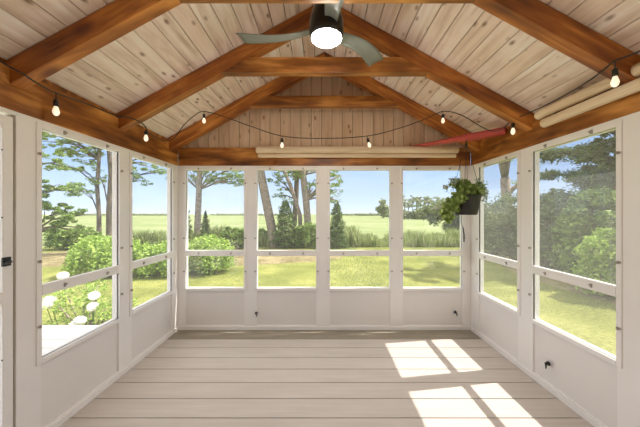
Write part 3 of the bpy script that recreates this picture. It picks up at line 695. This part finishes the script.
R2 = rolled('cream shade rolled up along the right wall beam', (XR-.05, 2.37, CAMZ+.82), (XR-.05, .3, CAMZ+.82),
   [('upper_roll', .036, 0, -.0, 0, 2.07), ('lower_roll', .036, -.085, .0, .06, 2.07)], 0)
for T, xs in ((R1, (.15, 1.2, 2.3)), (R2, (.1, 1.0, 1.9))):
    for x in xs:
        sgn = 1
        MB().box(x-.008, x+.008, -.005, .045, -.03, .045).build('bracket', M['shade'], T)
# pull cord with dark end
mb = MB(); p = px(460, 150, 3.44)
cord = MB().tube([p, px(460,170,3.44), px(461,200,3.44), px(461,222,3.44), px(463,228,3.44)], .003, 5)
ct = thing('pull_cord', 'thin dark shade cord hanging beside the basket with a black grip', 'cord', tuple(p))
cord.v = rel(p, cord.v); cord.build('cord', M['black'], ct)
g = MB().tube(rel(p, [px(463,227,3.44), px(464,235,3.44), px(464,242,3.44)]), [.006,.009,.007], 8); g.build('grip', M['black'], ct)

# ================================================================== red board across the corner
a = Vector((1.10, 3.56, 2.277)); b = Vector((1.835, 2.84, 2.272)); d = b-a; L_ = d.length
vs_, fs = [], []; n_ = 24
for i in range(n_+1):
    t = i/n_; wdt = .15*(1-(1-min(1,t/.45))**2)**.5*(1 if t < .93 else .9) if t > 0 else .01
    wdt = max(wdt, .012); th_ = .012+.048*min(1, t/.7)**1.3; bow = -.006*math.sin(PI*t)
    for (yy, zz) in ((-.5,0),(-.32,-.5),(.32,-.5),(.5,0),(.32,.5),(-.32,.5)): vs_.append((t*L_, yy*wdt, zz*th_+bow))
for i in range(n_):
    for k in range(6): k2 = (k+1)%6; fs.append((i*6+k, i*6+k2, (i+1)*6+k2, (i+1)*6+k))
fs.append((5,4,3,2,1,0)); fs.append(tuple(n_*6+k for k in range(6)))
o = MB().add(vs_, fs).build('red_board', M['red'], smooth=False, bevel=.002); o.location = a; o.rotation_euler = d.to_track_quat('X','Z').to_euler()
tag(o, 'long red tapered wooden board spanning the back right corner above the basket', 'board')

# ================================================================== hanging basket
bp_ = Vector((1.548, 3.06, 1.43)); B = thing('hanging_basket', 'dark hanging basket of trailing green plants in the back right corner', 'hanging basket', tuple(bp_))
pot = MB().lathe([(.095,0),(.106,.004),(.128,.10),(.142,.185),(.148,.19),(.148,.205),(.136,.205),(.13,.17)], n=28); pot.build('pot', M['pot'], B, smooth=True)
MB().lathe([(.001,.165),(.122,.168),(.122,.17),(.001,.175)], n=20).build('soil', M['soil'], B)
top = Vector((0,0,.80))
for k in range(4):
    a = PI/4+k*PI/2+.2; MB().tube([(.144*math.cos(a), .144*math.sin(a), .195), tuple(top)], .0022, 4).build('hanger_wire', M['black'], B)
hk = MB().tube([top+Vector((0,0,0)), top+Vector((.014,0,.012)), top+Vector((.012,0,.035)), top+Vector((-.008,0,.045)), top+Vector((-.012,0,.065)), top+Vector((.004,0,.08))], .004, 6); hk.build('hook', M['black'], B)
for q in range(3): MB().lathe([(.004,0),(.011,.004),(.011,.014),(.004,.018)], (0,0,.72+.022*q), 8).build('chain_link', M['black'], B)
leaves('foliage', [((-.02,-.04,.26),(.13,.11,.09),420),((-.17,-.06,.10),(.09,.08,.09),330),((-.13,-.10,.17),(.10,.08,.08),300),((-.24,-.02,.03),(.06,.06,.10),160),((.10,-.03,.26),(.08,.08,.09),220),((-.05,.03,.33),(.12,.1,.07),200),((-.20,-.04,-.03),(.05,.05,.06),90)], .045, M['leaf_pot'], B, .75, .2, .3, 401)
s_l = leaves('silver_foliage', [((.14,-.02,.30),(.09,.08,.11),150),((-.14,-.02,.36),(.06,.06,.07),80),((.20,0,.22),(.05,.05,.10),70),((-.22,0,.30),(.04,.04,.06),40)], .035, M['leaf_silver'], B, .5, 0, .3, 402)
s_l['label'] = 'pale silvery trailing leaves'
mb = MB(); rr = random.Random(5)
for k in range(22):
    a = rr.uniform(0, 2*PI); R = rr.uniform(.1,.24); mb.tube([(.05*math.cos(a),.05*math.sin(a),.17),(R*.6*math.cos(a),R*.6*math.sin(a),.32),(R*math.cos(a)-.03,R*math.sin(a),rr.uniform(.12,.38))], [.003,.0025,.0015], 4)
mb.build('stems', M['leaf_tree'], B)

# ================================================================== string lights
path = [(-40,30,1.46),(0,61,1.53),(20,72,1.585),(32,80,1.635),(42,86,1.71),(56,93,1.83),(92,106,2.17),(115,115,2.36),(130,118,2.42),(138,121,2.5),(144,125,2.60),(150,134,2.68),(165,141,2.95),(175,137,3.0),(184,125,3.08),(194,116,3.13),(204,111.5,3.14),(225,117,3.16),(250,126,3.16),(282,136,3.16),(322,138.5,3.16),(367,136,3.16),(400,128,3.16),(425,119,3.16),(443,111.5,3.15),(461,115,3.05),(480,126,2.8),(492,131,2.72),(502,129,2.62),(513,120,2.56),(542,107,2.30),(567,94,2.08),(587,82,1.80),(600,73,1.70),(607,67,1.65),(615,61,1.60),(640,51,1.48),(680,30,1.35)]
pts = [px(*p) for p in path]
S = thing('string_lights', 'black string light cable with eight small warm bulbs around the porch', 'string lights', tuple(px(204,111.5,3.14)))
cu = []
for i in range(len(pts)-1):
    p0, p1, p2, p3 = pts[max(i-1,0)], pts[i], pts[i+1], pts[min(i+2,len(pts)-1)]
    for q in range(6):
        t = q/6; cu.append(0.5*((2*p1)+(-p0+p2)*t+(2*p0-5*p1+4*p2-p3)*t*t+(-p0+3*p1-3*p2+p3)*t**3))
cu.append(pts[-1])
o0 = S.location
MB().tube([p-o0 for p in cu], .0045, 6).build('cable', M['black'], S, smooth=True)
for (x, y, Y) in ((56,93,1.83),(146,127,2.60),(204,111.5,3.14),(282,136,3.16),(367,136,3.16),(443,111.5,3.15),(513,120,2.56),(615,61,1.60)):
    p = px(x, y, Y)-o0; drop = .03 if Y > 2.4 else .045
    tilt = .25 if x == 367 else 0
    so = MB(); so.tube([(0,0,.004),(0,0,-drop)], .0035, 6); so.lathe([(.006,-drop+.004),(.014,-drop-.004),(.015,-drop-.034),(.017,-drop-.038),(.012,-drop-.042)], n=12)
    s0 = so.build('socket', M['black'], S, smooth=True, loc=p); s0.rotation_euler = (0, -tilt, 0)
    bz = -drop-.038
    MB().lathe([(.009,bz),(.012,bz-.012),(.0175,bz-.028),(.019,bz-.040),(.015,bz-.054),(.007,bz-.062),(.001,bz-.064)], n=16).build('bulb', M['bulb'], s0, smooth=True)

# ================================================================== small hooks on the kick panels
for (loc, rz, lab) in (((px(256.5,313,YB-.01)), 0, 'small black cord hook low on the second post of the back wall'), (px(455,312,YB+.004), 0, 'small black cord hook on the kick panel at the right end of the back wall'), (Vector((XR, 2.322, .222)), PI/2, 'small black cord hook on the right wall kick panel beside the sun patch')):
    T = thing('cord_hook', lab, 'hook', tuple(loc), 'black cord hooks'); T.rotation_euler = (0,0,rz and -PI/2)
    MB().lathe([(.004,-.0),(.018,.002),(.018,.012),(.006,.014)], n=12).build('base_plate', M['black'], T).rotation_euler = (PI/2, 0, 0)
    MB().tube([(0,-.01,0),(0,-.03,.005),(.012,-.034,-.018),(.004,-.03,-.04)], [.008,.008,.007,.004], 6).build('hook_arm', M['black'], T, smooth=True)
